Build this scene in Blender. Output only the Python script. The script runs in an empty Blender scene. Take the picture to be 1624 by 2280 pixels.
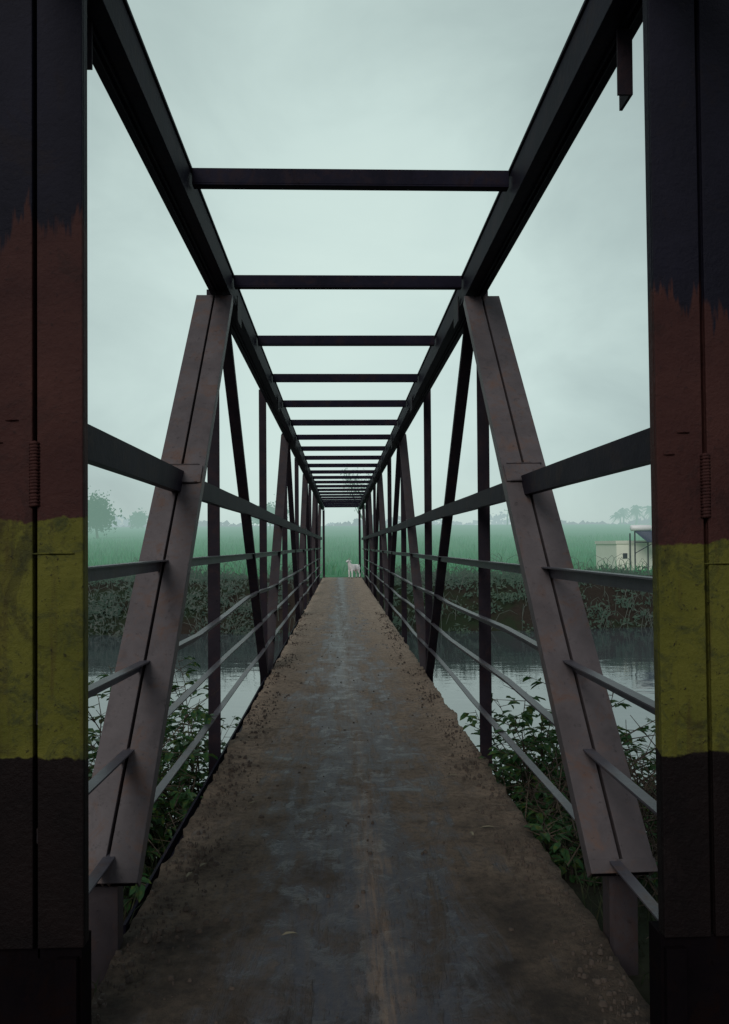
import bpy, bmesh, math, random
import numpy as np
from mathutils import Vector, Matrix, noise
random.seed(7)
S=bpy.context.scene
S.view_settings.view_transform='Standard'
S.view_settings.look='None'
S.view_settings.exposure=0
CX=0.065
# ------------------------------------------------------------ helpers
def link(o,parent=None):
    S.collection.objects.link(o)
    if parent: o.parent=parent
    return o
def empty(name,loc=(0,0,0)):
    e=bpy.data.objects.new(name,None); e.location=loc; e.empty_display_size=.3
    return link(e)
def pyobj(name,v,f,mat,parent=None,smooth=False,bevel=0):
    me=bpy.data.meshes.new(name); me.from_pydata([tuple(a) for a in v],[],[tuple(a) for a in f]); me.update()
    me.materials.append(mat)
    if smooth: me.polygons.foreach_set('use_smooth',[True]*len(me.polygons))
    o=bpy.data.objects.new(name,me); link(o,parent)
    if bevel:
        b=o.modifiers.new('bev','BEVEL'); b.width=bevel; b.segments=2; b.limit_method='ANGLE'
    return o
class M:
    def __init__(s): s.v=[];s.f=[]
    def box(s,a,b):
        x0,y0,z0=a;x1,y1,z1=b;n=len(s.v)
        if x0>x1: x0,x1=x1,x0
        s.v+=[(x0,y0,z0),(x1,y0,z0),(x1,y1,z0),(x0,y1,z0),(x0,y0,z1),(x1,y0,z1),(x1,y1,z1),(x0,y1,z1)]
        s.f+=[tuple(n+i for i in q) for q in ((0,3,2,1),(4,5,6,7),(0,1,5,4),(1,2,6,5),(2,3,7,6),(3,0,4,7))]
    def bar(s,p,q,side,w,t,os=0,on=0):
        p=Vector(p);q=Vector(q);d=(q-p).normalized();sd=Vector(side);sd=(sd-d*sd.dot(d)).normalized();n_=sd.cross(d)
        n=len(s.v)
        for e in (p,q):
            for a,b in ((-1,-1),(1,-1),(1,1),(-1,1)):
                s.v.append(tuple(e+sd*(os+a*w/2)+n_*(on+b*t/2)))
        s.f+=[tuple(n+i for i in r) for r in ((0,1,2,3),(7,6,5,4),(0,4,5,1),(1,5,6,2),(2,6,7,3),(3,7,4,0))]
    def tube(s,pts,rads,k=5):
        n0=len(s.v);pts=[Vector(p) for p in pts]
        for i,p in enumerate(pts):
            d=(pts[min(i+1,len(pts)-1)]-pts[max(i-1,0)]).normalized()
            a=d.orthogonal().normalized() if abs(d.z)>.95 else d.cross(Vector((0,0,1))).normalized()
            b=d.cross(a)
            for j in range(k):
                t=2*math.pi*j/k
                s.v.append(tuple(p+(a*math.cos(t)+b*math.sin(t))*rads[i]))
        for i in range(len(pts)-1):
            for j in range(k):
                s.f.append((n0+i*k+j,n0+i*k+(j+1)%k,n0+(i+1)*k+(j+1)%k,n0+(i+1)*k+j))
        s.f.append(tuple(n0+j for j in range(k))[::-1]); s.f.append(tuple(n0+(len(pts)-1)*k+j for j in range(k)))
    def prof(s,pts,sec):
        n0=len(s.v);k=len(sec)
        for p in pts:
            for a,b in sec: s.v.append((p[0]+a,p[1],p[2]+b))
        for i in range(len(pts)-1):
            for j in range(k):
                s.f.append((n0+i*k+j,n0+i*k+(j+1)%k,n0+(i+1)*k+(j+1)%k,n0+(i+1)*k+j))
        s.f.append(tuple(n0+j for j in range(k))[::-1]); s.f.append(tuple(n0+(len(pts)-1)*k+j for j in range(k)))
    def leaf(s,p,d,up,L,W,fold=.25):
        p=Vector(p);d=Vector(d).normalized();u=Vector(up)
        sd=d.cross(u)
        if sd.length<1e-3: sd=d.orthogonal()
        sd.normalize();nn=sd.cross(d)
        n=len(s.v)
        s.v+=[tuple(p),tuple(p+d*L*.35+sd*W*.5+nn*W*fold),tuple(p+d*L*.75+sd*W*.36+nn*W*fold*.6-nn*L*.06),tuple(p+d*L-nn*L*.16),
              tuple(p+d*L*.75-sd*W*.36+nn*W*fold*.6-nn*L*.06),tuple(p+d*L*.35-sd*W*.5+nn*W*fold),tuple(p+d*L*.5-nn*L*.02)]
        s.f+=[(n,n+1,n+6),(n+1,n+2,n+6),(n+2,n+3,n+6),(n+3,n+4,n+6),(n+4,n+5,n+6),(n+5,n,n+6)]
    def obj(s,name,mat,parent=None,**k): return pyobj(name,s.v,s.f,mat,parent,**k)

# ------------------------------------------------------------ materials
def newmat(name):
    m=bpy.data.materials.new(name);m.use_nodes=True
    m.cycles.emission_sampling='NONE'
    nt=m.node_tree;b=nt.nodes['Principled BSDF'];o=nt.nodes['Material Output']
    return m,nt,b,o
def N(nt,t,**k):
    n=nt.nodes.new(t)
    for a,b in k.items(): setattr(n,a,b)
    return n
def ramp(nt,src,stops):
    r=N(nt,'ShaderNodeValToRGB');nt.links.new(src,r.inputs[0])
    e=r.color_ramp.elements
    while len(e)<len(stops): e.new(.5)
    for i,(p,c) in enumerate(stops):
        e[i].position=p; e[i].color=c if len(c)==4 else (*c,1)
    return r.outputs[0]
def sm(nt,src,a,b,top=1):
    n=N(nt,'ShaderNodeMapRange');nt.links.new(src,n.inputs[0]);n.inputs[1].default_value=a;n.inputs[2].default_value=b;n.inputs[3].default_value=0;n.inputs[4].default_value=top
    return n.outputs[0]
def nz(nt,scale,detail=4,rough=.6,stretch=None,dist=0):
    g=N(nt,'ShaderNodeNewGeometry')
    src=g.outputs['Position']
    if stretch:
        mp=N(nt,'ShaderNodeMapping');mp.inputs['Scale'].default_value=stretch;nt.links.new(src,mp.inputs[0]);src=mp.outputs[0]
    n=N(nt,'ShaderNodeTexNoise');n.inputs['Scale'].default_value=scale;n.inputs['Detail'].default_value=min(detail,6);n.inputs['Roughness'].default_value=rough
    n.inputs['Distortion'].default_value=dist
    nt.links.new(src,n.inputs['Vector'])
    return n.outputs['Fac']
def math_(nt,op,a,b=None,clamp=False):
    n=N(nt,'ShaderNodeMath',operation=op,use_clamp=clamp)
    for i,x in enumerate((a,b)):
        if x is None: continue
        if isinstance(x,(int,float)): n.inputs[i].default_value=x
        else: nt.links.new(x,n.inputs[i])
    return n.outputs[0]
def mix(nt,f,a,b,blend='MIX'):
    n=N(nt,'ShaderNodeMix',data_type='RGBA',blend_type=blend)
    for i,x in ((0,f),(6,a),(7,b)):
        if isinstance(x,(int,float)): n.inputs[i].default_value=x
        elif isinstance(x,tuple): n.inputs[i].default_value=x if len(x)==4 else (*x,1)
        else: nt.links.new(x,n.inputs[i])
    return n.outputs[2]
def bump(nt,b,h,strength,dist=.01):
    n=N(nt,'ShaderNodeBump');n.inputs['Strength'].default_value=strength;n.inputs['Distance'].default_value=dist
    nt.links.new(h,n.inputs['Height']);nt.links.new(n.outputs[0],b.inputs['Normal'])
def posY(nt,ax=1):
    g=N(nt,'ShaderNodeNewGeometry');s=N(nt,'ShaderNodeSeparateXYZ');nt.links.new(g.outputs['Position'],s.inputs[0]);return s.outputs[ax]
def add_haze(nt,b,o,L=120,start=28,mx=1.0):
    # aerial haze painted in: emission mixed over surfaces by world Y
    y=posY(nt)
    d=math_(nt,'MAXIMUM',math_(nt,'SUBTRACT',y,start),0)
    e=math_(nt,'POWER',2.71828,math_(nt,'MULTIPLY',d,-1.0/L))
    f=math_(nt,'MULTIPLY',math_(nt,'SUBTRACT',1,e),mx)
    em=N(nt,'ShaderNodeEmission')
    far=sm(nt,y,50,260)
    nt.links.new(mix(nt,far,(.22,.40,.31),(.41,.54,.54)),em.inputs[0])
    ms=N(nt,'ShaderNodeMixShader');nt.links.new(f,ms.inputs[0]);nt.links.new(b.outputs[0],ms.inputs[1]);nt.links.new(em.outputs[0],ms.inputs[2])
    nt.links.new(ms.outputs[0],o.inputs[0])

def steel(name,dark,lite,rust,rough=.5,rustamt=.55,spec=.3):
    m,nt,b,o=newmat(name)
    n1=nz(nt,4,5,.65);n2=nz(nt,34,4,.7)
    c=mix(nt,sm(nt,n1,.35,.68),dark,lite)
    c=mix(nt,sm(nt,nz(nt,8,5,.75,dist=.6),rustamt-.06,rustamt+.1),c,rust)
    c=mix(nt,sm(nt,nz(nt,13,5,.7,stretch=(1,1,.15)),.55,.72,.45),c,tuple(x*.5 for x in dark))
    c=mix(nt,sm(nt,n2,.6,.72,.75),c,tuple(x*.4 for x in dark))
    nt.links.new(c,b.inputs['Base Color'])
    b.inputs['Roughness'].default_value=rough
    b.inputs['Specular IOR Level'].default_value=spec
    bump(nt,b,n2,.35,.004)
    return m
m_chord=steel('dark_steel',(.007,.0065,.014),(.014,.0125,.025),(.020,.013,.018),.6,spec=.06)
m_post=steel('post_steel',(.015,.012,.017),(.024,.020,.027),(.030,.019,.022),.6,spec=.08)
m_diag=steel('brown_primer_steel',(.075,.063,.066),(.115,.098,.102),(.110,.068,.055),.5,.57,spec=.25)
m_diag2=steel('brown_primer_steel_b',(.034,.028,.032),(.052,.044,.048),(.052,.034,.031),.5,.56,spec=.15)
m_rail=steel('rail_steel',(.050,.046,.058),(.090,.084,.098),(.075,.050,.044),.42,.58)
m_rail1=steel('rail_channel_steel',(.013,.011,.018),(.024,.020,.030),(.030,.020,.022),.55,.56,spec=.06)
m_black=steel('black_parts_and_slot_shade',(.003,.002,.003),(.006,.004,.005),(.006,.003,.003),.8,spec=.03)  # black of bases, eyes and hooves; also paints the slot shade

def pillar_mat(name,z1,z2,z3):
    m,nt,b,o=newmat(name)
    z=posY(nt,2)
    n=nz(nt,17,4,.6,stretch=(1,1,.10));n2=nz(nt,9,4,.6)
    zz=math_(nt,'ADD',z,math_(nt,'MULTIPLY',math_(nt,'SUBTRACT',n,.5),.65))
    za=math_(nt,'ADD',z,math_(nt,'MULTIPLY',math_(nt,'SUBTRACT',n2,.5),.09))
    def step(v,t,w=.006): 
        return math_(nt,'MULTIPLY',math_(nt,'SUBTRACT',v,t-w/2),1/w,clamp=True)
    spot=nz(nt,60,5,.75); big=nz(nt,4,5,.65)
    yel=mix(nt,sm(nt,big,.35,.65),(.078,.080,.013),(.125,.120,.022))
    yel=mix(nt,sm(nt,nz(nt,12,5,.8,dist=.8),.48,.66,.9),yel,(.042,.048,.018))
    yel=mix(nt,sm(nt,nz(nt,22,5,.6,stretch=(1,1,.08)),.53,.7,.65),yel,(.055,.036,.013))
    yel=mix(nt,sm(nt,spot,.60,.68),yel,(.020,.016,.010))
    bro=mix(nt,sm(nt,big,.3,.7),(.036,.0130,.0125),(.064,.025,.021))
    bro=mix(nt,sm(nt,spot,.58,.72,.8),bro,(.018,.010,.011))
    blu=mix(nt,sm(nt,big,.3,.7),(.0050,.0050,.0110),(.011,.0105,.021))
    blk=mix(nt,sm(nt,big,.3,.7),(.003,.002,.0025),(.009,.005,.005))
    c=mix(nt,step(za,z3),blk,yel)
    c=mix(nt,step(za,z2),c,bro)
    c=mix(nt,step(zz,z1,.03),c,blu)
    c=mix(nt,sm(nt,nz(nt,3,5,.8,dist=1.2),.56,.64,.4),c,(.015,.010,.010))
    nt.links.new(c,b.inputs['Base Color']);b.inputs['Roughness'].default_value=.6
    b.inputs['Specular IOR Level'].default_value=.12
    bump(nt,b,math_(nt,'ADD',spot,big),.6,.008)
    return m
m_pl=pillar_mat('painted_pillar_a',2.27,1.486,.835)
m_pr=pillar_mat('painted_pillar_b',2.07,1.406,.827)

def deck_mat():
    m,nt,b,o=newmat('muddy_deck')
    x=posY(nt,0);y=posY(nt,1)
    ex=math_(nt,'DIVIDE',math_(nt,'ABSOLUTE',math_(nt,'SUBTRACT',x,CX)),.86)
    crumb=nz(nt,22,6,.85);mid=nz(nt,2.6,5,.7);streak=nz(nt,2.2,5,.75,stretch=(3.0,.4,1),dist=.6)
    patch=nz(nt,6,5,.8,dist=.5)
    drag=nz(nt,9,4,.7,stretch=(5,.25,1),dist=.2)
    wet=math_(nt,'ADD',math_(nt,'ADD',math_(nt,'MULTIPLY',streak,.65),math_(nt,'MULTIPLY',mid,.5)),math_(nt,'MULTIPLY',patch,.45))
    wet=math_(nt,'SUBTRACT',wet,math_(nt,'MULTIPLY',math_(nt,'POWER',ex,1.8),.34))
    wet=math_(nt,'SUBTRACT',wet,sm(nt,y,7,16,.07))
    wetm=sm(nt,wet,.64,.79)
    mud=mix(nt,sm(nt,mid,.3,.7),(.27,.20,.145),(.43,.32,.235))
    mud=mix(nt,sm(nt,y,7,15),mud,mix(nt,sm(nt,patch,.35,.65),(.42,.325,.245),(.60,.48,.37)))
    # mud colour darkened towards the gate, lens vignetting painted in
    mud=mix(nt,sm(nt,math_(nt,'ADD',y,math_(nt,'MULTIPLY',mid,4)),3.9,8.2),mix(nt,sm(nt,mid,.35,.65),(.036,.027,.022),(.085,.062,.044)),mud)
    mud=mix(nt,sm(nt,crumb,.47,.58,.75),mud,mix(nt,.4,(.02,.015,.014),mud))
    mud=mix(nt,sm(nt,drag,.52,.7,.45),mud,mix(nt,.5,(.07,.055,.05),mud))
    wetc=mix(nt,sm(nt,crumb,.4,.62),(.034,.035,.050),(.064,.058,.062))
    wetc=mix(nt,sm(nt,y,3.4,8),wetc,mix(nt,sm(nt,crumb,.42,.6),(.15,.15,.165),(.25,.225,.21)))  # wet tone carries the same painted vignette, darker near the gate
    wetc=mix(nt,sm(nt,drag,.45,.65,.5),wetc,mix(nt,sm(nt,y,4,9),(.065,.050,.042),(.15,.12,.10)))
    c=mix(nt,wetm,mud,wetc)
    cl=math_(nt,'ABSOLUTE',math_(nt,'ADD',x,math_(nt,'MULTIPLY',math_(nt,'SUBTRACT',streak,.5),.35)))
    c=mix(nt,math_(nt,'MULTIPLY',sm(nt,cl,.20,.05,.75),sm(nt,y,6,11)),c,(.33,.355,.355))  # pale bluish sky sheen painted along the deck centre
    sx=math_(nt,'ABSOLUTE',math_(nt,'SUBTRACT',math_(nt,'ADD',x,math_(nt,'MULTIPLY',math_(nt,'SUBTRACT',mid,.5),.4)),math_(nt,'ADD',math_(nt,'MULTIPLY',y,-.01),.17)))
    c=mix(nt,math_(nt,'MULTIPLY',sm(nt,sx,.09,.01,.7),sm(nt,drag,.35,.6)),c,(.18,.12,.085))
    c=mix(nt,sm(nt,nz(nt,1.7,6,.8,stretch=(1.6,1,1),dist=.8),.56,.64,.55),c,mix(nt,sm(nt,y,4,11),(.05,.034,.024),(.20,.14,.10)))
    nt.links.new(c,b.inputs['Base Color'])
    r=math_(nt,'SUBTRACT',.92,math_(nt,'MULTIPLY',wetm,.34))
    r=math_(nt,'SUBTRACT',r,math_(nt,'MULTIPLY',math_(nt,'MULTIPLY',sm(nt,patch,.52,.60),wetm),.24))
    nt.links.new(r,b.inputs['Roughness']);b.inputs['Specular IOR Level'].default_value=.3
    h=math_(nt,'ADD',math_(nt,'MULTIPLY',crumb,math_(nt,'SUBTRACT',1.2,wetm)),math_(nt,'MULTIPLY',patch,.35))
    bump(nt,b,h,1.0,.03)
    return m
m_deck=deck_mat()

def leafmat(name,c1,c2,c3,rough=.5,haze=None,scale=3,trans=.25):
    m,nt,b,o=newmat(name)
    g=nz(nt,scale,2,.5);g2=nz(nt,scale*9,1,.5)
    c=mix(nt,sm(nt,g,.35,.65),c1,c2)
    c=mix(nt,sm(nt,g2,.5,.7),c,c3)
    nt.links.new(c,b.inputs['Base Color']);b.inputs['Roughness'].default_value=rough
    b.inputs['Specular IOR Level'].default_value=.25
    if trans:
        t=N(nt,'ShaderNodeBsdfTranslucent');nt.links.new(c,t.inputs[0])
        ms=N(nt,'ShaderNodeMixShader');ms.inputs[0].default_value=trans
        nt.links.new(b.outputs[0],ms.inputs[1]);nt.links.new(t.outputs[0],ms.inputs[2]);nt.links.new(ms.outputs[0],o.inputs[0]);b=ms
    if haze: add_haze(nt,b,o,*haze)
    return m
m_leaf=leafmat('bush_leaf',(.028,.08,.03),(.045,.12,.04),(.10,.135,.028),.4,None,4,.4)
m_twig=leafmat('dry_twig',(.05,.038,.03),(.09,.07,.05),(.025,.02,.017),.9,None,5,0)
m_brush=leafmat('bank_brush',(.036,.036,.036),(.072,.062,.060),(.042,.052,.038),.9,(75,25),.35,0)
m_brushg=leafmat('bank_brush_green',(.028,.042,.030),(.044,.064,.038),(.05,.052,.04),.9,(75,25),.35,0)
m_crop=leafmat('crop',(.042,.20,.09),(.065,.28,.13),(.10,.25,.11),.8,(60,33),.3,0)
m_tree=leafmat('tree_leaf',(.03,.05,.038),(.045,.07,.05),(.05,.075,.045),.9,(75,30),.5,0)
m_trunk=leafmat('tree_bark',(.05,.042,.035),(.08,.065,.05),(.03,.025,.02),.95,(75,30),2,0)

def ground_mat():
    m,nt,b,o=newmat('ground_soil')
    y=posY(nt)
    n=nz(nt,.35,5,.65);n2=nz(nt,5,3,.7);n3=nz(nt,.05,4,.6,stretch=(.3,2.5,1))
    soil=mix(nt,n2,(.018,.014,.012),(.045,.036,.028))
    soil=mix(nt,sm(nt,n,.45,.6),soil,(.022,.034,.018))
    fld=mix(nt,sm(nt,n3,.35,.65),(.042,.19,.09),(.075,.30,.14))
    fld=mix(nt,sm(nt,nz(nt,.6,4,.8,stretch=(.5,1,1)),.45,.65,.7),fld,(.11,.22,.10))
    fld=mix(nt,sm(nt,n2,.4,.7,.6),fld,(.035,.13,.06))
    f=math_(nt,'MULTIPLY',math_(nt,'SUBTRACT',math_(nt,'ADD',y,math_(nt,'MULTIPLY',n,3)),36.5),.6,clamp=True)
    nt.links.new(mix(nt,f,soil,fld),b.inputs['Base Color']);b.inputs['Roughness'].default_value=.95
    b.inputs['Specular IOR Level'].default_value=.1
    bump(nt,b,n2,.8,.05)
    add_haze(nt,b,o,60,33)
    return m
m_ground=ground_mat()

def water_mat():
    m,nt,b,o=newmat('river_water')
    n=nz(nt,.8,3,.55,stretch=(1,2.2,1));n2=nz(nt,6,2,.5)
    b.inputs['Base Color'].default_value=(.06,.075,.085,1);b.inputs['Roughness'].default_value=.05
    b.inputs['IOR'].default_value=3.4
    bump(nt,b,math_(nt,'ADD',n,math_(nt,'MULTIPLY',n2,.12)),.22,.03)
    return m
m_water=water_mat()
def plain(name,c1,c2,rough=.7,sc=6,haze=None,metal=0):
    m,nt,b,o=newmat(name)
    nt.links.new(mix(nt,nz(nt,sc,5,.65),c1,c2),b.inputs['Base Color']);b.inputs['Roughness'].default_value=rough;b.inputs['Metallic'].default_value=metal
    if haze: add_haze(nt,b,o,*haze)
    return m

# ------------------------------------------------------------ world & sun
w=bpy.data.worlds.new('World');S.world=w;w.use_nodes=True;nt=w.node_tree
bg=nt.nodes['Background'];out=nt.nodes['World Output']
SE=math.radians(32);SA=math.radians(200)   # soft sun added from behind the camera to brighten goat and house
sky=nt.nodes.new('ShaderNodeTexSky');sky.sky_type='NISHITA';sky.sun_disc=False;sky.sun_elevation=SE;sky.sun_rotation=SA
nt.links.new(sky.outputs[0],bg.inputs[0]);bg.inputs[1].default_value=.005
tc=N(nt,'ShaderNodeTexCoord')
nrm=N(nt,'ShaderNodeVectorMath',operation='NORMALIZE');nt.links.new(tc.outputs['Generated'],nrm.inputs[0])
dt=N(nt,'ShaderNodeVectorMath',operation='DOT_PRODUCT');nt.links.new(nrm.outputs[0],dt.inputs[0])
ge=math.radians(15);dt.inputs[1].default_value=(0,math.cos(ge),math.sin(ge))
acn=math_(nt,'ARCCOSINE',dt.outputs['Value'])
cn=N(nt,'ShaderNodeTexNoise');cn.inputs['Scale'].default_value=3.0;cn.inputs['Detail'].default_value=6;cn.inputs['Roughness'].default_value=.55;cn.inputs['Distortion'].default_value=.4
mp=N(nt,'ShaderNodeMapping');mp.inputs['Scale'].default_value=(1,1,2.0);nt.links.new(nrm.outputs[0],mp.inputs[0]);nt.links.new(mp.outputs[0],cn.inputs['Vector'])
ac=math_(nt,'ADD',math_(nt,'DIVIDE',acn,math.pi),math_(nt,'MULTIPLY',math_(nt,'SUBTRACT',cn.outputs['Fac'],.5),.15))
col=ramp(nt,ac,[(0,(.64,.78,.73)),(.06,(.57,.705,.67)),(.12,(.43,.54,.52)),(.18,(.32,.40,.395)),(.30,(.25,.30,.31)),(.5,(.24,.27,.29)),(1,(.24,.26,.28))])
bg2=N(nt,'ShaderNodeBackground');nt.links.new(col,bg2.inputs[0]);bg2.inputs[1].default_value=1.0
ad=N(nt,'ShaderNodeAddShader');nt.links.new(bg.outputs[0],ad.inputs[0]);nt.links.new(bg2.outputs[0],ad.inputs[1]);nt.links.new(ad.outputs[0],out.inputs[0])
sl=bpy.data.lights.new('sun','SUN');sl.energy=1.25;sl.angle=math.radians(28);sl.color=(1,.97,.92)
so=bpy.data.objects.new('sun',sl);link(so)
sd_=Vector((math.sin(SA)*math.cos(SE),math.cos(SA)*math.cos(SE),math.sin(SE)))
so.rotation_euler=(-sd_).to_track_quat('-Z','Y').to_euler()

# ------------------------------------------------------------ camera
cam=bpy.data.cameras.new('camera');co=bpy.data.objects.new('camera',cam);link(co)
cam.sensor_fit='VERTICAL';cam.sensor_height=36;cam.lens=1700/2280*36;cam.shift_y=52/2280
cam.clip_start=.05;cam.clip_end=3000
co.matrix_world=Matrix.Translation((0,0,1.4))@Matrix.Rotation(math.radians(-1.82),4,'Z')@Matrix.Rotation(math.radians(90.8),4,'X')@Matrix.Rotation(math.radians(-.4),4,'Z')
S.camera=co

# ------------------------------------------------------------ bridge
br=empty('steel_truss_footbridge')
YE=34.0
dm=M()
ys=np.concatenate([np.linspace(-5,1.5,30),np.linspace(1.55,10,340),np.linspace(10.1,YE+.3,260)]);nx=22
for y in ys:
    for i in range(nx+1):
        t=i/nx*2-1
        e=0
        if abs(t)==1: e=.03*noise.noise(Vector((t*5,y*2.3,0)))+.022*noise.noise(Vector((t*5,y*9,3)))
        ed=max(0,abs(t)-.72)/.28
        z=.007*noise.noise(Vector((t*2,y*1.5,1)))+ed*(.008+.016*noise.noise(Vector((t*14,y*11,2)))+.01*noise.noise(Vector((t*30,y*24,2))))
        dm.v.append((CX+t*(.862 if t>0 else .842)+e,y,z))
for a in range(len(ys)-1):
    for i in range(nx):
        n=a*(nx+1)+i;dm.f.append((n,n+1,n+nx+2,n+nx+1))
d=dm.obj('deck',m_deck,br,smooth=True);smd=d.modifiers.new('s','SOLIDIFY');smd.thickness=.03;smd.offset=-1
um=M()
for s in (-1,1):
    x=CX+s*.925
    um.box((x-.03,2.9,-.27),(x+.03,YE,-.16))
    um.box((CX+s*.79-.03,-1,-.18),(CX+s*.79+.03,YE,-.06))
for i in range(24):
    y=2.6+i*1.4
    um.box((CX-.75,y,-.14),(CX+.75,y+.06,-.065))
    um.box((CX-.90,y+.08,-.255),(CX+.90,y+.13,-.19))
um.obj('bottom_chord',m_chord,br)
km=M()
pts=[(CX-.882,y,-.03+.008*noise.noise(Vector((1,y,0)))) for y in np.arange(2.9,YE,.8)]
km.prof(pts,[(-.006,-.03),(.006,-.03),(.006,.02),(-.006,.02)])
km.obj('kerb_strip',m_chord,br)
tm=M()
for s in (-1,1):
    a,b=sorted((CX+s*.757,CX+s*.885))
    tm.box((a+.008,-1.5,3.037),(b-.008,YE+.05,3.193))
    tm.box((a,-1.5,3.02),(b,YE+.05,3.036)); tm.box((a,-1.5,3.194),(b,YE+.05,3.21))
    for k in (-1,1):
        xx=CX+s*.835+k*.011
        tm.box((xx-.004,-1.5,3.008),(xx+.004,YE,3.0195))
tm.obj('top_chord',m_chord,br,bevel=.003)
cm=M()
for i in range(22):
    y=3.62+1.443*i+ (.02*noise.noise(Vector((i*1.7,0,0))))
    dz=.006*noise.noise(Vector((i*2.7,4,0)));dz2=dz+.006*noise.noise(Vector((i*2.7,9,0)))
    for (y0,y1,z0,z1) in ((0,.05,3.12,3.128),(0,.008,3.1285,3.200),(.0085,.05,3.192,3.2)):
        n=len(cm.v)
        for X,dd in ((CX-.757,dz),(CX+.757,dz2)):
            cm.v+=[(X,y+y0,z0+dd),(X,y+y1,z0+dd),(X,y+y1,z1+dd),(X,y+y0,z1+dd)]
        cm.f+=[tuple(n+k for k in q) for q in ((0,1,2,3),(7,6,5,4),(0,4,5,1),(1,5,6,2),(2,6,7,3),(3,7,4,0))]
cm.obj('roof_cross_beams',m_chord,br,bevel=.0015)
pm=M()
nodes=[5.26+3.35*i for i in range(9)]
for s in (-1,1):
    for i,y in enumerate(nodes):
        x=CX+s*.93
        if i<8:
            pm.box((x-.042,y-.01,-.25),(x+.042,y,3.17)); 
            xo=x+s*.034
            pm.box((xo-.008,y+.001,-.25),(xo+.008,y+.07,3.165))
            xg=CX+s*.750
            pm.box((xg-.003,y-.10,2.93),(xg+.003,y+.10,3.10))
    x=CX+s*.80
    pm.box((x-.05,YE-.05,-.1),(x+.05,YE+.05,3.006))
pm.obj('vertical_posts',m_post,br,bevel=.002)
gm=M();hm=M()
for s in (-1,1):
    x=CX+s*.925
    for i in range(0,8):
        y0,y1=nodes[i],nodes[i+1]
        if i%2==0:
            gm.bar((x-s*.02,y0+.25,3.12),(x-s*.02,y1-.12,-.1),(1,0,0),.085,.05)
        else:
            hm.bar((x-s*.02,y0+.1,-.1),(x-s*.02,y1-.2,3.12),(1,0,0),.12,.012)
            hm.bar((x-s*.02,y0+.12,-.1),(x-s*.02,y1-.18,3.12),(1,0,0),.02,.05,0,-.032)
gm.obj('far_diagonals',m_post,br)
hm.obj('near_diagonals',m_diag2,br)
def built_up(name,p,q,w,gap,depth,mat):
    a=M();hw=(w-gap)/2
    for o in (-1,1):
        c=o*(gap/2+hw/2)
        a.bar(p,q,(1,0,0),hw,.010,c,0)
        for e in (o*(gap/2+.005),o*(w/2-.005)):
            a.bar(p,q,(1,0,0),.009,depth,e,-(depth/2+.0055))
    ob=a.obj(name,mat,br,bevel=.002)
    bk=M();bk.bar(p,q,(1,0,0),w-.03,.004,0,-depth*.8);bk.obj(name+'_slot_shade_plate',m_black,br)  # black sheet added behind the slit, stands in for its shade
for s in (-1,1):
    P=Vector((CX+s*(.872 if s<0 else .905),2.62,.27));Q=Vector((CX+s*.857,4.88,3.005))
    built_up('end_diagonal',P,Q,.228,.012,.05,m_diag)
    e=M();D=(Q-P).normalized();Nn=Vector((1,0,0)).cross(D).normalized()
    if Nn.y>0: Nn=-Nn
    c=P+(Q-P)*.545+Nn*.0112
    e.bar(c-D*.06,c+D*.06,(1,0,0),.19,.010,-s*.012)
    e.bar(P-D*.006+Nn*.009,P+D*.04+Nn*.009,(1,0,0),.232,.006)
    e.obj('splice_plate',m_diag,br,bevel=.002)
    wl=M()
    c0=P+(Q-P)*.545+Nn*.016
    for sg in (-1,1):
        pts=[c0+D*sg*.062+Vector((t*.09,0,0))+D*random.uniform(-.002,.002) for t in np.linspace(-1,1,14)]
        wl.tube(pts,[random.uniform(.003,.005) for _ in pts],5)
    wl.obj('splice_weld',m_diag2,br,smooth=True)
    st=M();xs_=P.x;st.box((xs_-.05+s*.02,2.68,-.4),(xs_+.05+s*.02,2.75,.30));st.obj('stub_post',m_diag2,br)
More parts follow.
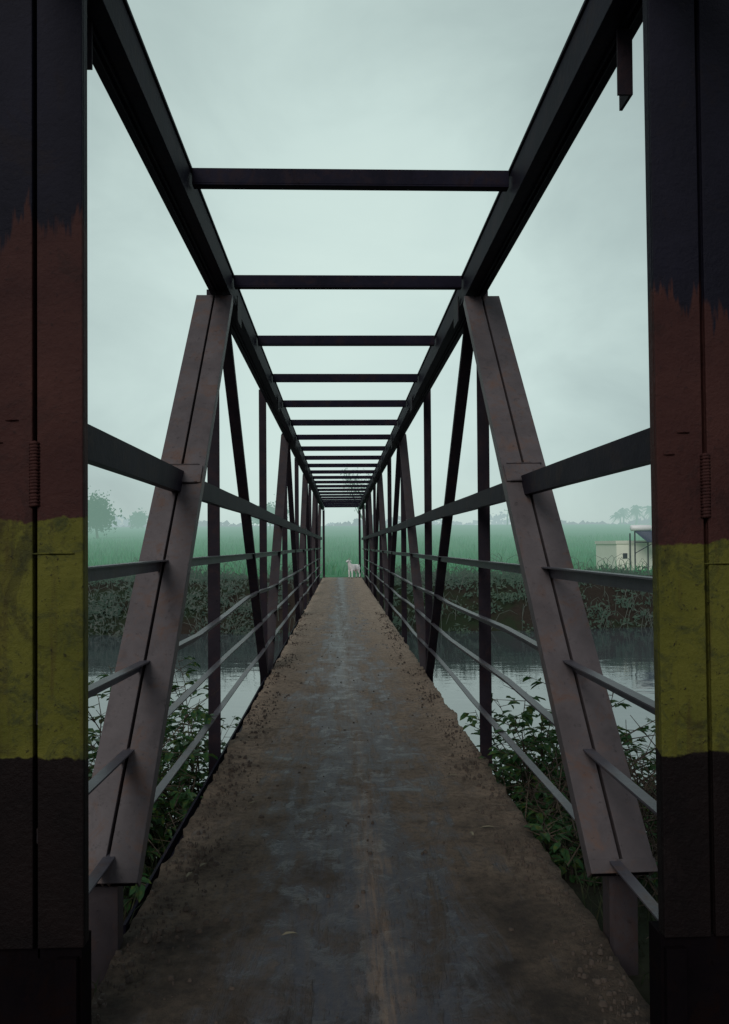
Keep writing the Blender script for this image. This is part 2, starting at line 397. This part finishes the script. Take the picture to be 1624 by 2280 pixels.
for s,mt in ((-1,m_pl),(1,m_pr)):
    inn=CX+s*(.758 if s<0 else .793);y=2.08 if s<0 else 2.06
    g=M();bk=M()
    hw=.122 if s<0 else .128;gap=.012
    for k in range(2):
        a=inn+s*(k*(hw+gap));b=a+s*hw
        lo,hi=min(a,b),max(a,b)
        g.box((lo,y,.33),(hi,y+.010,3.35))
        g.box((lo,y+.0105,.33),(lo+.009,y+.045,3.35));g.box((hi-.009,y+.0105,.33),(hi,y+.045,3.35))
    if s>0:
        g.v=[(vx+(1.0-(vz-.33)/3.0)*.016,vy,vz) for vx,vy,vz in g.v]
    g.obj('gate_pillar_channel',mt,br,bevel=.003)
    a=inn+s*.022;b=inn+s*(2*hw+gap-.01)
    bk.box((a,y+.035,.34),(b,y+.04,3.34));bk.obj('gate_pillar_slot_shade_plate',m_black,br)  # added black sheet paints the dark of the pillar slot
    wb=M();xc=inn+s*(hw+gap/2)+(.009 if s>0 else 0)
    z0=1.515 if s<0 else 1.475
    for i in range(20):
        z=z0+i*.0088+random.uniform(-.001,.001)
        wb.tube([(xc-.013,y-.000,z-.002),(xc-.006,y-.006,z+.001),(xc+.004,y-.007,z+.002),(xc+.013,y-.000,z)],[.003,.006,.006,.003],6)
    for dx,dz,l in ((-.06,.23,.035),(-.10,.17,.03),(.05,-.13,.11)):
        wb.tube([(xc+dx-l/2,y-.001,z0+dz),(xc+dx,y-.003,z0+dz+.002),(xc+dx+l/2,y-.001,z0+dz)],[.002,.004,.002],5)
    wb.obj('weld_beads',mt,br,smooth=True)
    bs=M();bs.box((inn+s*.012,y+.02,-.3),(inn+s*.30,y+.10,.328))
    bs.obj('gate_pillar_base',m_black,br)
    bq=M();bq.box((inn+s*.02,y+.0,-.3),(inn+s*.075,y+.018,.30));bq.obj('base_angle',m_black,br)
hb=M();x0=CX+.80
hb.box((x0+.008,2.33,2.80),(x0+.055,2.338,3.006));hb.box((x0+.045,2.339,2.80),(x0+.055,2.42,3.006))
x0=CX-.80
hb.box((x0-.065,2.33,2.86),(x0-.012,2.338,3.006))
hb.obj('bracket_plate',m_post,br)
Z={-1:[(1.675,1.785,'c'),(1.292,1.342,'a'),(.905,.945,'a'),(.60,.64,'a'),(.30,.34,'a')],
    1:[(1.65,1.75,'c'),(1.25,1.30,'a'),(.875,.915,'a'),(.575,.615,'a'),(.27,.31,'a')]}
rm=M();tm2=M()
for s in (-1,1):
    for k,(zb,zt,kind) in enumerate(Z[s]):
        h=zt-zb
        pts=[]
        for y in np.arange(2.10,YE,1.1):
            amp=.006 if k<2 else .022
            dz=amp*noise.noise(Vector((s*3+k*7,y*.35,0)))*2
            dx=amp*.7*noise.noise(Vector((s*3+k*7,y*.3,9)))
            pts.append((CX+s*(.866+(.02*max(0,(4-y)/2) if s>0 else 0))+dx,y,zb+dz))
        t=.006
        if kind=='c':
            sec=[(0,0),(s*.045,0),(s*.045,t),(s*t,t),(s*t,h-t),(s*.045,h-t),(s*.045,h),(0,h)]
            sec=[(a-s*.02,b) for a,b in sec]
            if s<0: sec=sec[::-1]
            tm2.prof(pts,sec)
        else:
            sec=[(-s*.02,h),(s*.02,h),(s*.02,0),(s*.014,0),(s*.014,h-t),(-s*.02,h-t)]
            if s<0: sec=sec[::-1]
            rm.prof(pts,sec)
rm.obj('handrails',m_rail,br);tm2.obj('upper_rail_channel',m_rail1,br)

dbm=M()
cnt=0
while cnt<3200:
    s=random.choice((-1,1))
    r=abs(random.gauss(0,.13))
    if random.random()<.2: r=random.uniform(0,.85)
    x=CX+s*(.84-r)
    y=2.0+14*random.random()**1.4
    if abs(x-CX)>.835: continue
    if noise.noise(Vector((x*4,y*2.2,7)))<random.uniform(-.3,.25): continue
    cnt+=1
    sz=.002+.010*random.random()**4
    a=random.uniform(0,6.28);n=len(dbm.v)
    el=random.uniform(.8,1.5);zz=.002+(.010 if r<.2 else 0)
    for j in range(6):
        t=a+j*math.pi/3
        q=sz*random.uniform(.75,1.3)
        dbm.v.append((x+math.cos(t)*q*el,y+math.sin(t)*q,zz-.008))
    for j in range(6):
        t=a+j*math.pi/3
        q=sz*random.uniform(.45,.8)
        dbm.v.append((x+math.cos(t)*q*el,y+math.sin(t)*q,zz+sz*random.uniform(.5,.9)))
    dbm.f+=[(n+j,n+(j+1)%6,n+6+(j+1)%6,n+6+j) for j in range(6)]+[tuple(n+6+j for j in range(6))]
dbm.obj('mud_crumbs',plain('crumbs',(.028,.021,.017),(.085,.062,.047),.9,40),br,smooth=True)
dl=M()
for (x,y) in ((.75,3.75),(-.62,3.35),(-.22,2.75),(.7,4.6),(-.1,5.4),(-.45,4.2),(.62,3.7),(-.64,3.3)):
    a=random.uniform(0,6.28);dl.leaf((x,y,.014),(math.cos(a),math.sin(a),.05),(0,0,1),random.uniform(.03,.08),.016)
dl.obj('fallen_leaves',plain('dead_leaf',(.12,.10,.06),(.22,.20,.14),.8,30))

# ------------------------------------------------------------ terrain & water
def sstep(a,b,t):
    t=max(0,min(1,(t-a)/(b-a)));return t*t*(3-2*t)
def H(x,y):
    n=noise.noise(Vector((x*.12,y*.12,0)));n2=noise.noise(Vector((x*.7,y*.7,5)))
    if y<20:
        yy=y+ (n*1.6 if abs(x)>1.5 else 0)
        h=-.12-2.9*sstep(2.9,10.5,yy)+.07*n2*sstep(2.3,3.5,y)
        return h
    bk=-3.0+2.95*sstep(28.0,34.2,y+n*1.0)
    h=bk+.12*n2*sstep(28,32,y)*(1-sstep(33,36,y))
    if abs(x-CX)<1.4 and 33<y<38: h=min(h,-.06)
    h+=5.6*max(0,min(1,(y-46)/110))**.9 if y>46 else 0
    if y>160: h+= .6*n
    return h
xs=np.concatenate([np.linspace(-900,-60,22),np.linspace(-55,-17,20),np.linspace(-16,16,80),np.linspace(17,55,20),np.linspace(60,900,22)])
ys=np.concatenate([np.linspace(-120,-6,12),np.linspace(-5,14,60),np.linspace(15,26,6),np.linspace(27,40,45),np.linspace(41,70,25),np.linspace(74,180,28),np.linspace(200,1500,20)])
gv=[(x,y,H(x,y)) for y in ys for x in xs];nxx=len(xs)
gf=[(a*nxx+i,a*nxx+i+1,(a+1)*nxx+i+1,(a+1)*nxx+i) for a in range(len(ys)-1) for i in range(nxx-1)]
pyobj('ground',gv,gf,m_ground,smooth=True)
pyobj('river_water',[(-900,3,-2.0),(900,3,-2.0),(900,36,-2.0),(-900,36,-2.0)],[(0,1,2,3)],m_water)

# ------------------------------------------------------------ vegetation
def bush(name,cx,cy,rx,ry,nst,zt,seed,leafL=(.05,.09),lean=0,dens=5):
    random.seed(seed);st=M();lf=M()
    for i in range(nst):
        x=cx+random.uniform(-rx,rx);y=cy+random.uniform(-ry,ry);z0=H(x,y)-.05
        if abs(x-CX)<.98: x=CX+math.copysign(1.0+random.uniform(0,.2),x-CX)
        top=z0+(zt-z0)*random.uniform(.45,1.0)
        dx=random.uniform(-.35,.35)+lean;dy=random.uniform(-.4,.4)
        pts=[];K=9
        for k in range(K):
            t=k/(K-1);px=x+dx*t*t+.04*math.sin(t*7+i);
            lim=.93
            if abs(px-CX)<lim: px=CX+math.copysign(lim,px-CX)
            pts.append(Vector((px,y+dy*t*t+.03*math.cos(t*6+i),z0+(top-z0)*t-.10*t*t*t)))
        st.tube(pts,[.008*(1-.75*k/(K-1)) for k in range(K)],4)
        for k in range(2,K):
            for r in range(random.randint(2,dens)):
                a=random.uniform(0,6.28);bl=random.uniform(.03,.2)
                d=Vector((math.cos(a),math.sin(a),random.uniform(-.2,.7)))
                p=pts[k].lerp(pts[k-1],random.random())
                q=p+d*bl
                st.tube([p,q],[.003,.0015],3)
                for m in range(random.randint(1,4)):
                    pp=p.lerp(q,random.uniform(.3,1))
                    a2=a+random.uniform(-1.4,1.4)
                    dd=Vector((math.cos(a2),math.sin(a2),random.uniform(-.6,.4)))
                    if abs(pp.x-CX)<.88: continue
                    L=random.uniform(*leafL);lf.leaf(pp,dd,(random.uniform(-.4,.4),random.uniform(-.4,.4),1),L,L*.48)
    e=empty(name);st.obj('stems',m_twig,e);lf.obj('leaves',m_leaf,e);return e
bush('leafy_bush',-1.30,5.2,.32,1.0,40,.70,1,leafL=(.05,.11))
bush('leafy_bush',-1.15,3.9,.14,.6,20,.25,12)
bush('leafy_bush',-1.9,6.8,.8,1.2,24,.1,2)
bush('leafy_bush',-2.6,4.8,.7,.9,16,.0,3)
bush('leafy_bush',1.42,5.5,.3,.9,38,.64,4,leafL=(.05,.11))
bush('leafy_bush',1.9,4.9,.55,.9,36,.40,5)
bush('leafy_bush',2.9,5.8,.8,1.0,24,.2,6)
bush('leafy_bush',1.28,3.9,.2,.6,22,.15,8)
tw=M();random.seed(11)
for i in range(1100):
    s=random.choice((-1,1,1));y=random.uniform(2.7,5.6);x=CX+s*(random.uniform(.90,2.0))
    z=H(x,y)+random.uniform(0,.45)
    a=random.uniform(0,6.28);el=random.uniform(-.2,.9);L=random.uniform(.15,.7)
    d=Vector((math.cos(a)*math.cos(el),math.sin(a)*math.cos(el),math.sin(el)))
    p=Vector((x,y,z));pts=[p,p+d*L*.5+Vector((0,0,.05)),p+d*L+Vector((random.uniform(-.05,.05),0,-.04))]
    if any(abs(q.x-CX)<.885 for q in pts): continue
    tw.tube(pts,[.004,.003,.0015],3)
tw.obj('dry_twigs',m_twig)
def blades(name,n,xr,yr,hr,wd,mat,seed,lean=.35,skip=None):
    r=np.random.default_rng(seed);v=[];f=[]
    for i in range(n):
        x=r.uniform(*xr);y=r.uniform(*yr)
        if skip and skip(x,y): continue
        z=H(x,y)-.03;h=r.uniform(*hr)*(0.75+.5*noise.noise(Vector((x*.4,y*.4,2))));a=r.uniform(0,6.28);ln=r.uniform(.1,lean)*h
        c,s_=math.cos(a),math.sin(a);b=r.uniform(0,6.28);n0=len(v);ww=wd*r.uniform(.6,1.3)
        v+=[(x-c*ww,y-s_*ww,z),(x+c*ww,y+s_*ww,z),(x+c*ww*.7+math.cos(b)*ln*.35,y+s_*ww*.7+math.sin(b)*ln*.35,z+h*.6),(x-c*ww*.7+math.cos(b)*ln*.35,y-s_*ww*.7+math.sin(b)*ln*.35,z+h*.6),(x+math.cos(b)*ln,y+math.sin(b)*ln,z+h)]
        f+=[(n0,n0+1,n0+2,n0+3),(n0+3,n0+2,n0+4)]
    return pyobj(name,v,f,mat)
m_grass=leafmat('grass',(.025,.04,.02),(.045,.06,.03),(.07,.065,.035),.8,None,2,.2)
blades('bank_grass',9000,(-3,3),(2.4,6),(.08,.34),.004,m_grass,3,.8,skip=lambda x,y:abs(x-CX)<.90)
blades('crop_field',22000,(-40,40),(36.3,85),(.35,.9),.035,m_crop,5,.6,skip=lambda x,y:(abs(x-CX)<1.3 and y<37.5) or (14.4<x<20.5 and 40<y<47) )
r=np.random.default_rng(9)
vv={0:([],[]),1:([],[])}
for c in range(800):
    cx=r.uniform(-30,30);cy=r.uniform(29.6,36.6)
    if abs(cx-CX)<1.3 and cy>32: continue
    v,f=vv[1 if (noise.noise(Vector((cx*.25,cy*.5,4)))+(.25 if cx>2 else -.12))>0 else 0]
    cz=H(cx,cy);R=r.uniform(.3,.9);hh=r.uniform(.3,.95)*(1-.45*(cy-30)/6)
    for k in range(60):
        u=r.normal(size=3);u/=np.linalg.norm(u);u[2]=abs(u[2]);q=r.uniform(.5,1.05)
        px,py,pz=cx+u[0]*R*q,cy+u[1]*R*q,cz+u[2]*hh*q-.05
        if abs(px-CX)<1.15 and py>33: continue
        a=r.normal(size=3);a/=np.linalg.norm(a);b=np.cross(a,r.normal(size=3));b/=np.linalg.norm(b)
        sz=r.uniform(.035,.10);n0=len(v);p=np.array([px,py,pz])
        v+=[tuple(p-a*sz*1.4),tuple(p+b*sz*.5),tuple(p+a*sz*1.4),tuple(p-b*sz*.5)];f.append((n0,n0+1,n0+2,n0+3))
fb=empty('far_bank_brush')
pyobj('dry_scrub',*vv[0],m_brush,fb);pyobj('green_scrub',*vv[1],m_brushg,fb)
bs=M();rr=random.Random(5)
for i in range(700):
    x=rr.uniform(-22,22);y=rr.uniform(30,35.5)
    if abs(x-CX)<1.6: continue
    z=H(x,y);a=rr.uniform(0,6.28);L=rr.uniform(.5,1.3);h=rr.uniform(.5,1.1)
    bs.tube([(x,y,z),(x+math.cos(a)*L*.3,y+math.sin(a)*L*.3,z+h*.8),(x+math.cos(a)*L*.7,y+math.sin(a)*L*.7,z+h),(x+math.cos(a)*L,y+math.sin(a)*L,z+h*.75)],[.014,.012,.009,.005],3)
bs.obj('bare_stems',leafmat('bare_stem',(.06,.053,.05),(.09,.08,.075),(.05,.042,.04),.9,(75,25),1,0),fb)

def tree(name,x,y,h,cr,seed,bare=False,nl=1500,ls=.16,low=False):
    rd=random.Random(seed);st=M();tips=[]
    z=(H(x,y)-.2)
    def grow(p,d,L,r,dep):
        pts=[p];q=p;dd=d.copy()
        for i in range(4):
            dd=(dd+Vector((rd.uniform(-.2,.2),rd.uniform(-.2,.2),rd.uniform(-.05,.15)))).normalized();q=q+dd*L/4;pts.append(q)
        st.tube(pts,[r*(1-.12*i) for i in range(5)],5 if dep<2 else 3)
        if dep>=(5 if bare else 3): tips.append(q);return
        for i in range(rd.choice((2,3,3))):
            a=rd.uniform(0,6.28);sp=rd.uniform(.35,.85)
            nd=(dd+Vector((math.cos(a),math.sin(a),rd.uniform(-.1,.3)))*sp).normalized()
            s0=pts[rd.choice((1,2,3,4) if low else (2,3,4))]
            grow(s0,nd,L*rd.uniform(.6,.8),r*.55,dep+1)
        if dep>0: tips.append(q)
    grow(Vector((x,y,z)),Vector((0,0,1)),h*(.30 if low else .36),h*.022 if bare else h*.028,0)
    e=empty(name);st.obj('trunk',m_trunk,e)
    lf=M()
    per=max(1,nl//max(1,len(tips)))
    for t in tips:
        for k in range(per):
            g=Vector((rd.gauss(0,1),rd.gauss(0,1),rd.gauss(0,.8)))*cr*(.22 if not bare else .1)
            p=t+g;a=Vector((rd.gauss(0,1),rd.gauss(0,1),rd.gauss(0,1))).normalized();s_=ls*rd.uniform(.5,1.3)
            b=a.orthogonal().normalized();n0=len(lf.v)
            lf.v+=[tuple(p-a*s_),tuple(p+b*s_*.6),tuple(p+a*s_),tuple(p-b*s_*.6)];lf.f.append((n0,n0+1,n0+2,n0+3))
    if nl: lf.obj('crown',m_tree,e)
    return e
tree('broadleaf_tree',-28.9,92,6.8,3.4,21,nl=2800,ls=.2,low=True)
tree('broadleaf_tree',-36.8,140,3.6,2.6,22,nl=1500,ls=.26,low=True)
tree('broadleaf_tree',-11.5,125,6,3.2,23,nl=1500,ls=.25)
tree('broadleaf_tree',-15.5,150,4,2.6,25,nl=1000,ls=.3)
tree('bare_tree',3.2,74,9.2,2.5,31,bare=True,nl=500,ls=.08)
tree('broadleaf_tree',50,200,4,4,33,nl=1000,ls=.4)
def palm(x,y,h,seed):
    rd=random.Random(seed);e=empty('palm_tree');st=M();z=H(x,y)-.2
    pts=[Vector((x+.3*math.sin(i*.5),y,z+h*i/6)) for i in range(7)];st.tube(pts,[.22-.015*i for i in range(7)],6);st.obj('trunk',m_trunk,e)
    lf=M();c=pts[-1]
    for i in range(26):
        a=rd.uniform(0,6.28);el=rd.uniform(-.3,1.2);L=rd.uniform(1.6,2.4);prev=None
        hd=Vector((math.cos(a),math.sin(a),0))
        for k in range(9):
            t=k/8;p=c+hd*L*t*math.cos(el)+Vector((0,0,L*t*math.sin(el)-1.3*t*t))
            if prev is not None:
                d=(p-prev).normalized();sd=d.cross(Vector((0,0,1))).normalized()
                for sg in (-1,1):
                    for m in range(2):
                        q=prev.lerp(p,m/2);n0=len(lf.v);wl=.65*(1-t*.6)
                        lf.v+=[tuple(q),tuple(q+d*.14),tuple(q+sd*sg*wl+d*.3-Vector((0,0,.3)))];lf.f.append((n0,n0+1,n0+2))
            prev=p
    lf.obj('fronds',m_tree,e)
for i,(x,y,h) in enumerate(((64.5,165,3.2),(67.5,172,4.2),(62.8,170,2.6),(69,168,3.9),(65.8,176,3.8),(70.5,170,3.2))): palm(x,y,h,i)
v=[];f=[];r=np.random.default_rng(3)
for lay,(yy,hh) in enumerate(((260,2.6),(380,8.5))):
    for c in range(300):
        x=r.uniform(-380,380);hgt=hh*(.25+1.3*max(0,.25+noise.noise(Vector((x*.03,lay*9,0)))))*r.uniform(.7,1.2);R=r.uniform(2.5,7)
        for k in range(44):
            u=r.normal(size=3);u/=np.linalg.norm(u)
            p=np.array([x+u[0]*R,yy+u[1]*R,H(x,yy)+1+hgt*.6+u[2]*hgt*.6]);a=r.normal(size=3);a/=np.linalg.norm(a);b=np.cross(a,r.normal(size=3));b/=np.linalg.norm(b);s_=r.uniform(.6,1.6);n0=len(v)
            v+=[tuple(p-a*s_),tuple(p+b*s_),tuple(p+a*s_),tuple(p-b*s_)];f.append((n0,n0+1,n0+2,n0+3))
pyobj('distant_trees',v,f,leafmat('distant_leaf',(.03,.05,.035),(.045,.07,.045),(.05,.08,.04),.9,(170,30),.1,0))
pe=empty('utility_pole');up=M();px,py=33,150;z=H(px,py)
up.tube([(px,py,z-.3),(px+.25,py,z+3.4)],[.13,.09],8);up.bar((px-.6,py,z+3.0),(px+1.0,py,z+2.95),(0,0,1),.1,.1)
for k in (-.5,.2,.9): up.tube([(px+k,py,z+3.0),(px+k,py,z+3.25)],[.04,.03],5)
up.obj('pole',m_trunk,pe)

# ------------------------------------------------------------ pump house with solar heater
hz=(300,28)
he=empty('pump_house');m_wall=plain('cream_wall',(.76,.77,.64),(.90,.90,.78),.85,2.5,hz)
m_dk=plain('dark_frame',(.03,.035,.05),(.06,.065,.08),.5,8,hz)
hm_=M();X0,Y0=15.35,42.0;zb=H(15,42)-.4
hm_.box((X0,Y0,zb),(X0+4.4,Y0+3.4,1.42));hm_.obj('walls',m_wall,he)
pr=M();
for a,b in (((X0-.06,Y0-.06,1.423),(X0+4.46,Y0+.06,1.60)),((X0-.06,Y0+3.34,1.423),(X0+4.46,Y0+3.46,1.60)),((X0-.06,Y0+.062,1.423),(X0+.06,Y0+3.338,1.60)),((X0+4.34,Y0+.062,1.423),(X0+4.46,Y0+3.338,1.60))): pr.box(a,b)
pr.obj('parapet',plain('parapet',(.66,.67,.56),(.80,.80,.70),.85,3,hz),he)
wd_=M();wd_.box((X0+2.9,Y0-.03,.1),(X0+3.5,Y0-.003,.95));wd_.box((X0+.35,Y0-.03,.6),(X0+.6,Y0-.003,.9));wd_.obj('window',m_dk,he)
se=empty('solar_water_heater');st=M()
tx=X0+.65;ty=Y0-1.0
for a in (0,1.0):
    st.bar((tx+a,ty,zb+.2),(tx+a,ty,2.1),(1,0,0),.06,.06);st.bar((tx+a,ty+.7,zb+.2),(tx+a,ty+.7,2.0),(1,0,0),.06,.06)
st.bar((tx,ty,1.5),(tx+1.0,ty,1.5),(0,0,1),.05,.05);st.bar((tx,ty,.9),(tx+1.0,ty,1.45),(0,0,1),.04,.04)
st.bar((tx+1.0,ty,2.0),(tx+1.9,ty,1.45),(0,0,1),.05,.05)
st.obj('stand',m_dk,se)
tk=M();tk.tube([(tx-.25,ty-.02,2.28),(tx-.2,ty-.02,2.28),(tx+.85,ty-.02,2.28),(tx+.9,ty-.02,2.28)],[.10,.17,.17,.10],16);tk.obj('tank',plain('tank_white',(.8,.82,.82),(.9,.9,.9),.35,3,hz),se,smooth=True)
pn=M()
for k in range(14): 
    pn.tube([(tx+.0+k*.07,ty+.0,2.12),(tx+.5+k*.11,ty-.6,1.5)],[.035,.035],6)
pn.obj('collector_tubes',plain('collector_glass',(.03,.045,.09),(.06,.08,.14),.25,8,hz),se)

# ------------------------------------------------------------ goat
ge_=empty('goat')
def skinned(name,verts,edges,rad,mat,parent,root=0,sub=2):
    me=bpy.data.meshes.new(name);me.from_pydata(verts,edges,[]);o=bpy.data.objects.new(name,me);link(o,parent);me.materials.append(mat)
    o.modifiers.new('skin','SKIN')
    for i,rr in enumerate(rad):
        sv=me.skin_vertices[0].data[i];sv.radius=rr if isinstance(rr,tuple) else (rr,rr);sv.use_root=(i==root)
    s=o.modifiers.new('sub','SUBSURF');s.levels=sub;s.render_levels=sub
    o.modifiers['skin'].use_smooth_shade=True
    return o
m_goat=plain('white_goat_coat',(.90,.91,.89),(.96,.96,.94),.9,12)
V=[(0,0,.47),(.14,0,.48),(.26,0,.49),(-.14,0,.48),(-.26,0,.49),
 (.33,0,.61),(.37,0,.73),(.42,0,.80),(.51,0,.775),(.565,0,.75),
 (.25,.08,.40),(.26,.09,.25),(.25,.09,.10),(.265,.09,.02),
 (.25,-.08,.40),(.26,-.09,.25),(.25,-.09,.10),(.265,-.09,.02),
 (-.25,.085,.40),(-.20,.095,.29),(-.30,.095,.20),(-.28,.095,.02),
 (-.25,-.085,.40),(-.20,-.095,.29),(-.30,-.095,.20),(-.28,-.095,.02),
 (-.36,0,.56),(-.40,0,.60)]
E=[(0,1),(1,2),(0,3),(3,4),(2,5),(5,6),(6,7),(7,8),(8,9),(2,10),(10,11),(11,12),(12,13),(2,14),(14,15),(15,16),(16,17),(4,18),(18,19),(19,20),(20,21),(4,22),(22,23),(23,24),(24,25),(4,26),(26,27)]
Rr=[(.14,.15),(.14,.16),(.125,.155),(.135,.145),(.115,.13),.095,.075,.072,.05,.036,.06,.038,.028,.03,.06,.038,.028,.03,.075,.05,.03,.03,.075,.05,.03,.03,.022,.014]
gb=skinned('body',V,E,Rr,m_goat,ge_)
er=M()
for s in (-1,1):
    er.leaf((.40,s*.045,.82),(-.15,s*1,-.35),(0,0,1),.13,.055)
er.obj('ears',m_goat,ge_)
hn=M()
for s in (-1,1): hn.tube([(.39,s*.02,.85),(.36,s*.03,.90),(.31,s*.04,.93)],[.012,.009,.003],6)
hn.obj('horns',plain('horn',(.3,.28,.24),(.4,.36,.3),.6,20),ge_)
ey=M()
for s in (-1,1): ey.tube([(.455,s*.052,.80),(.458,s*.060,.80)],[.010,.007],8); 
for q in (13,17,21,25):
    p=V[q];ey.tube([(p[0],p[1],.0),(p[0],p[1],.03)],[.03,.028],8)
ey.obj('eyes_and_hooves',m_black,ge_)
ge_.location=(.60,33.55,.004);ge_.rotation_euler=(0,0,math.radians(230));ge_.scale=(.95,.95,.95)
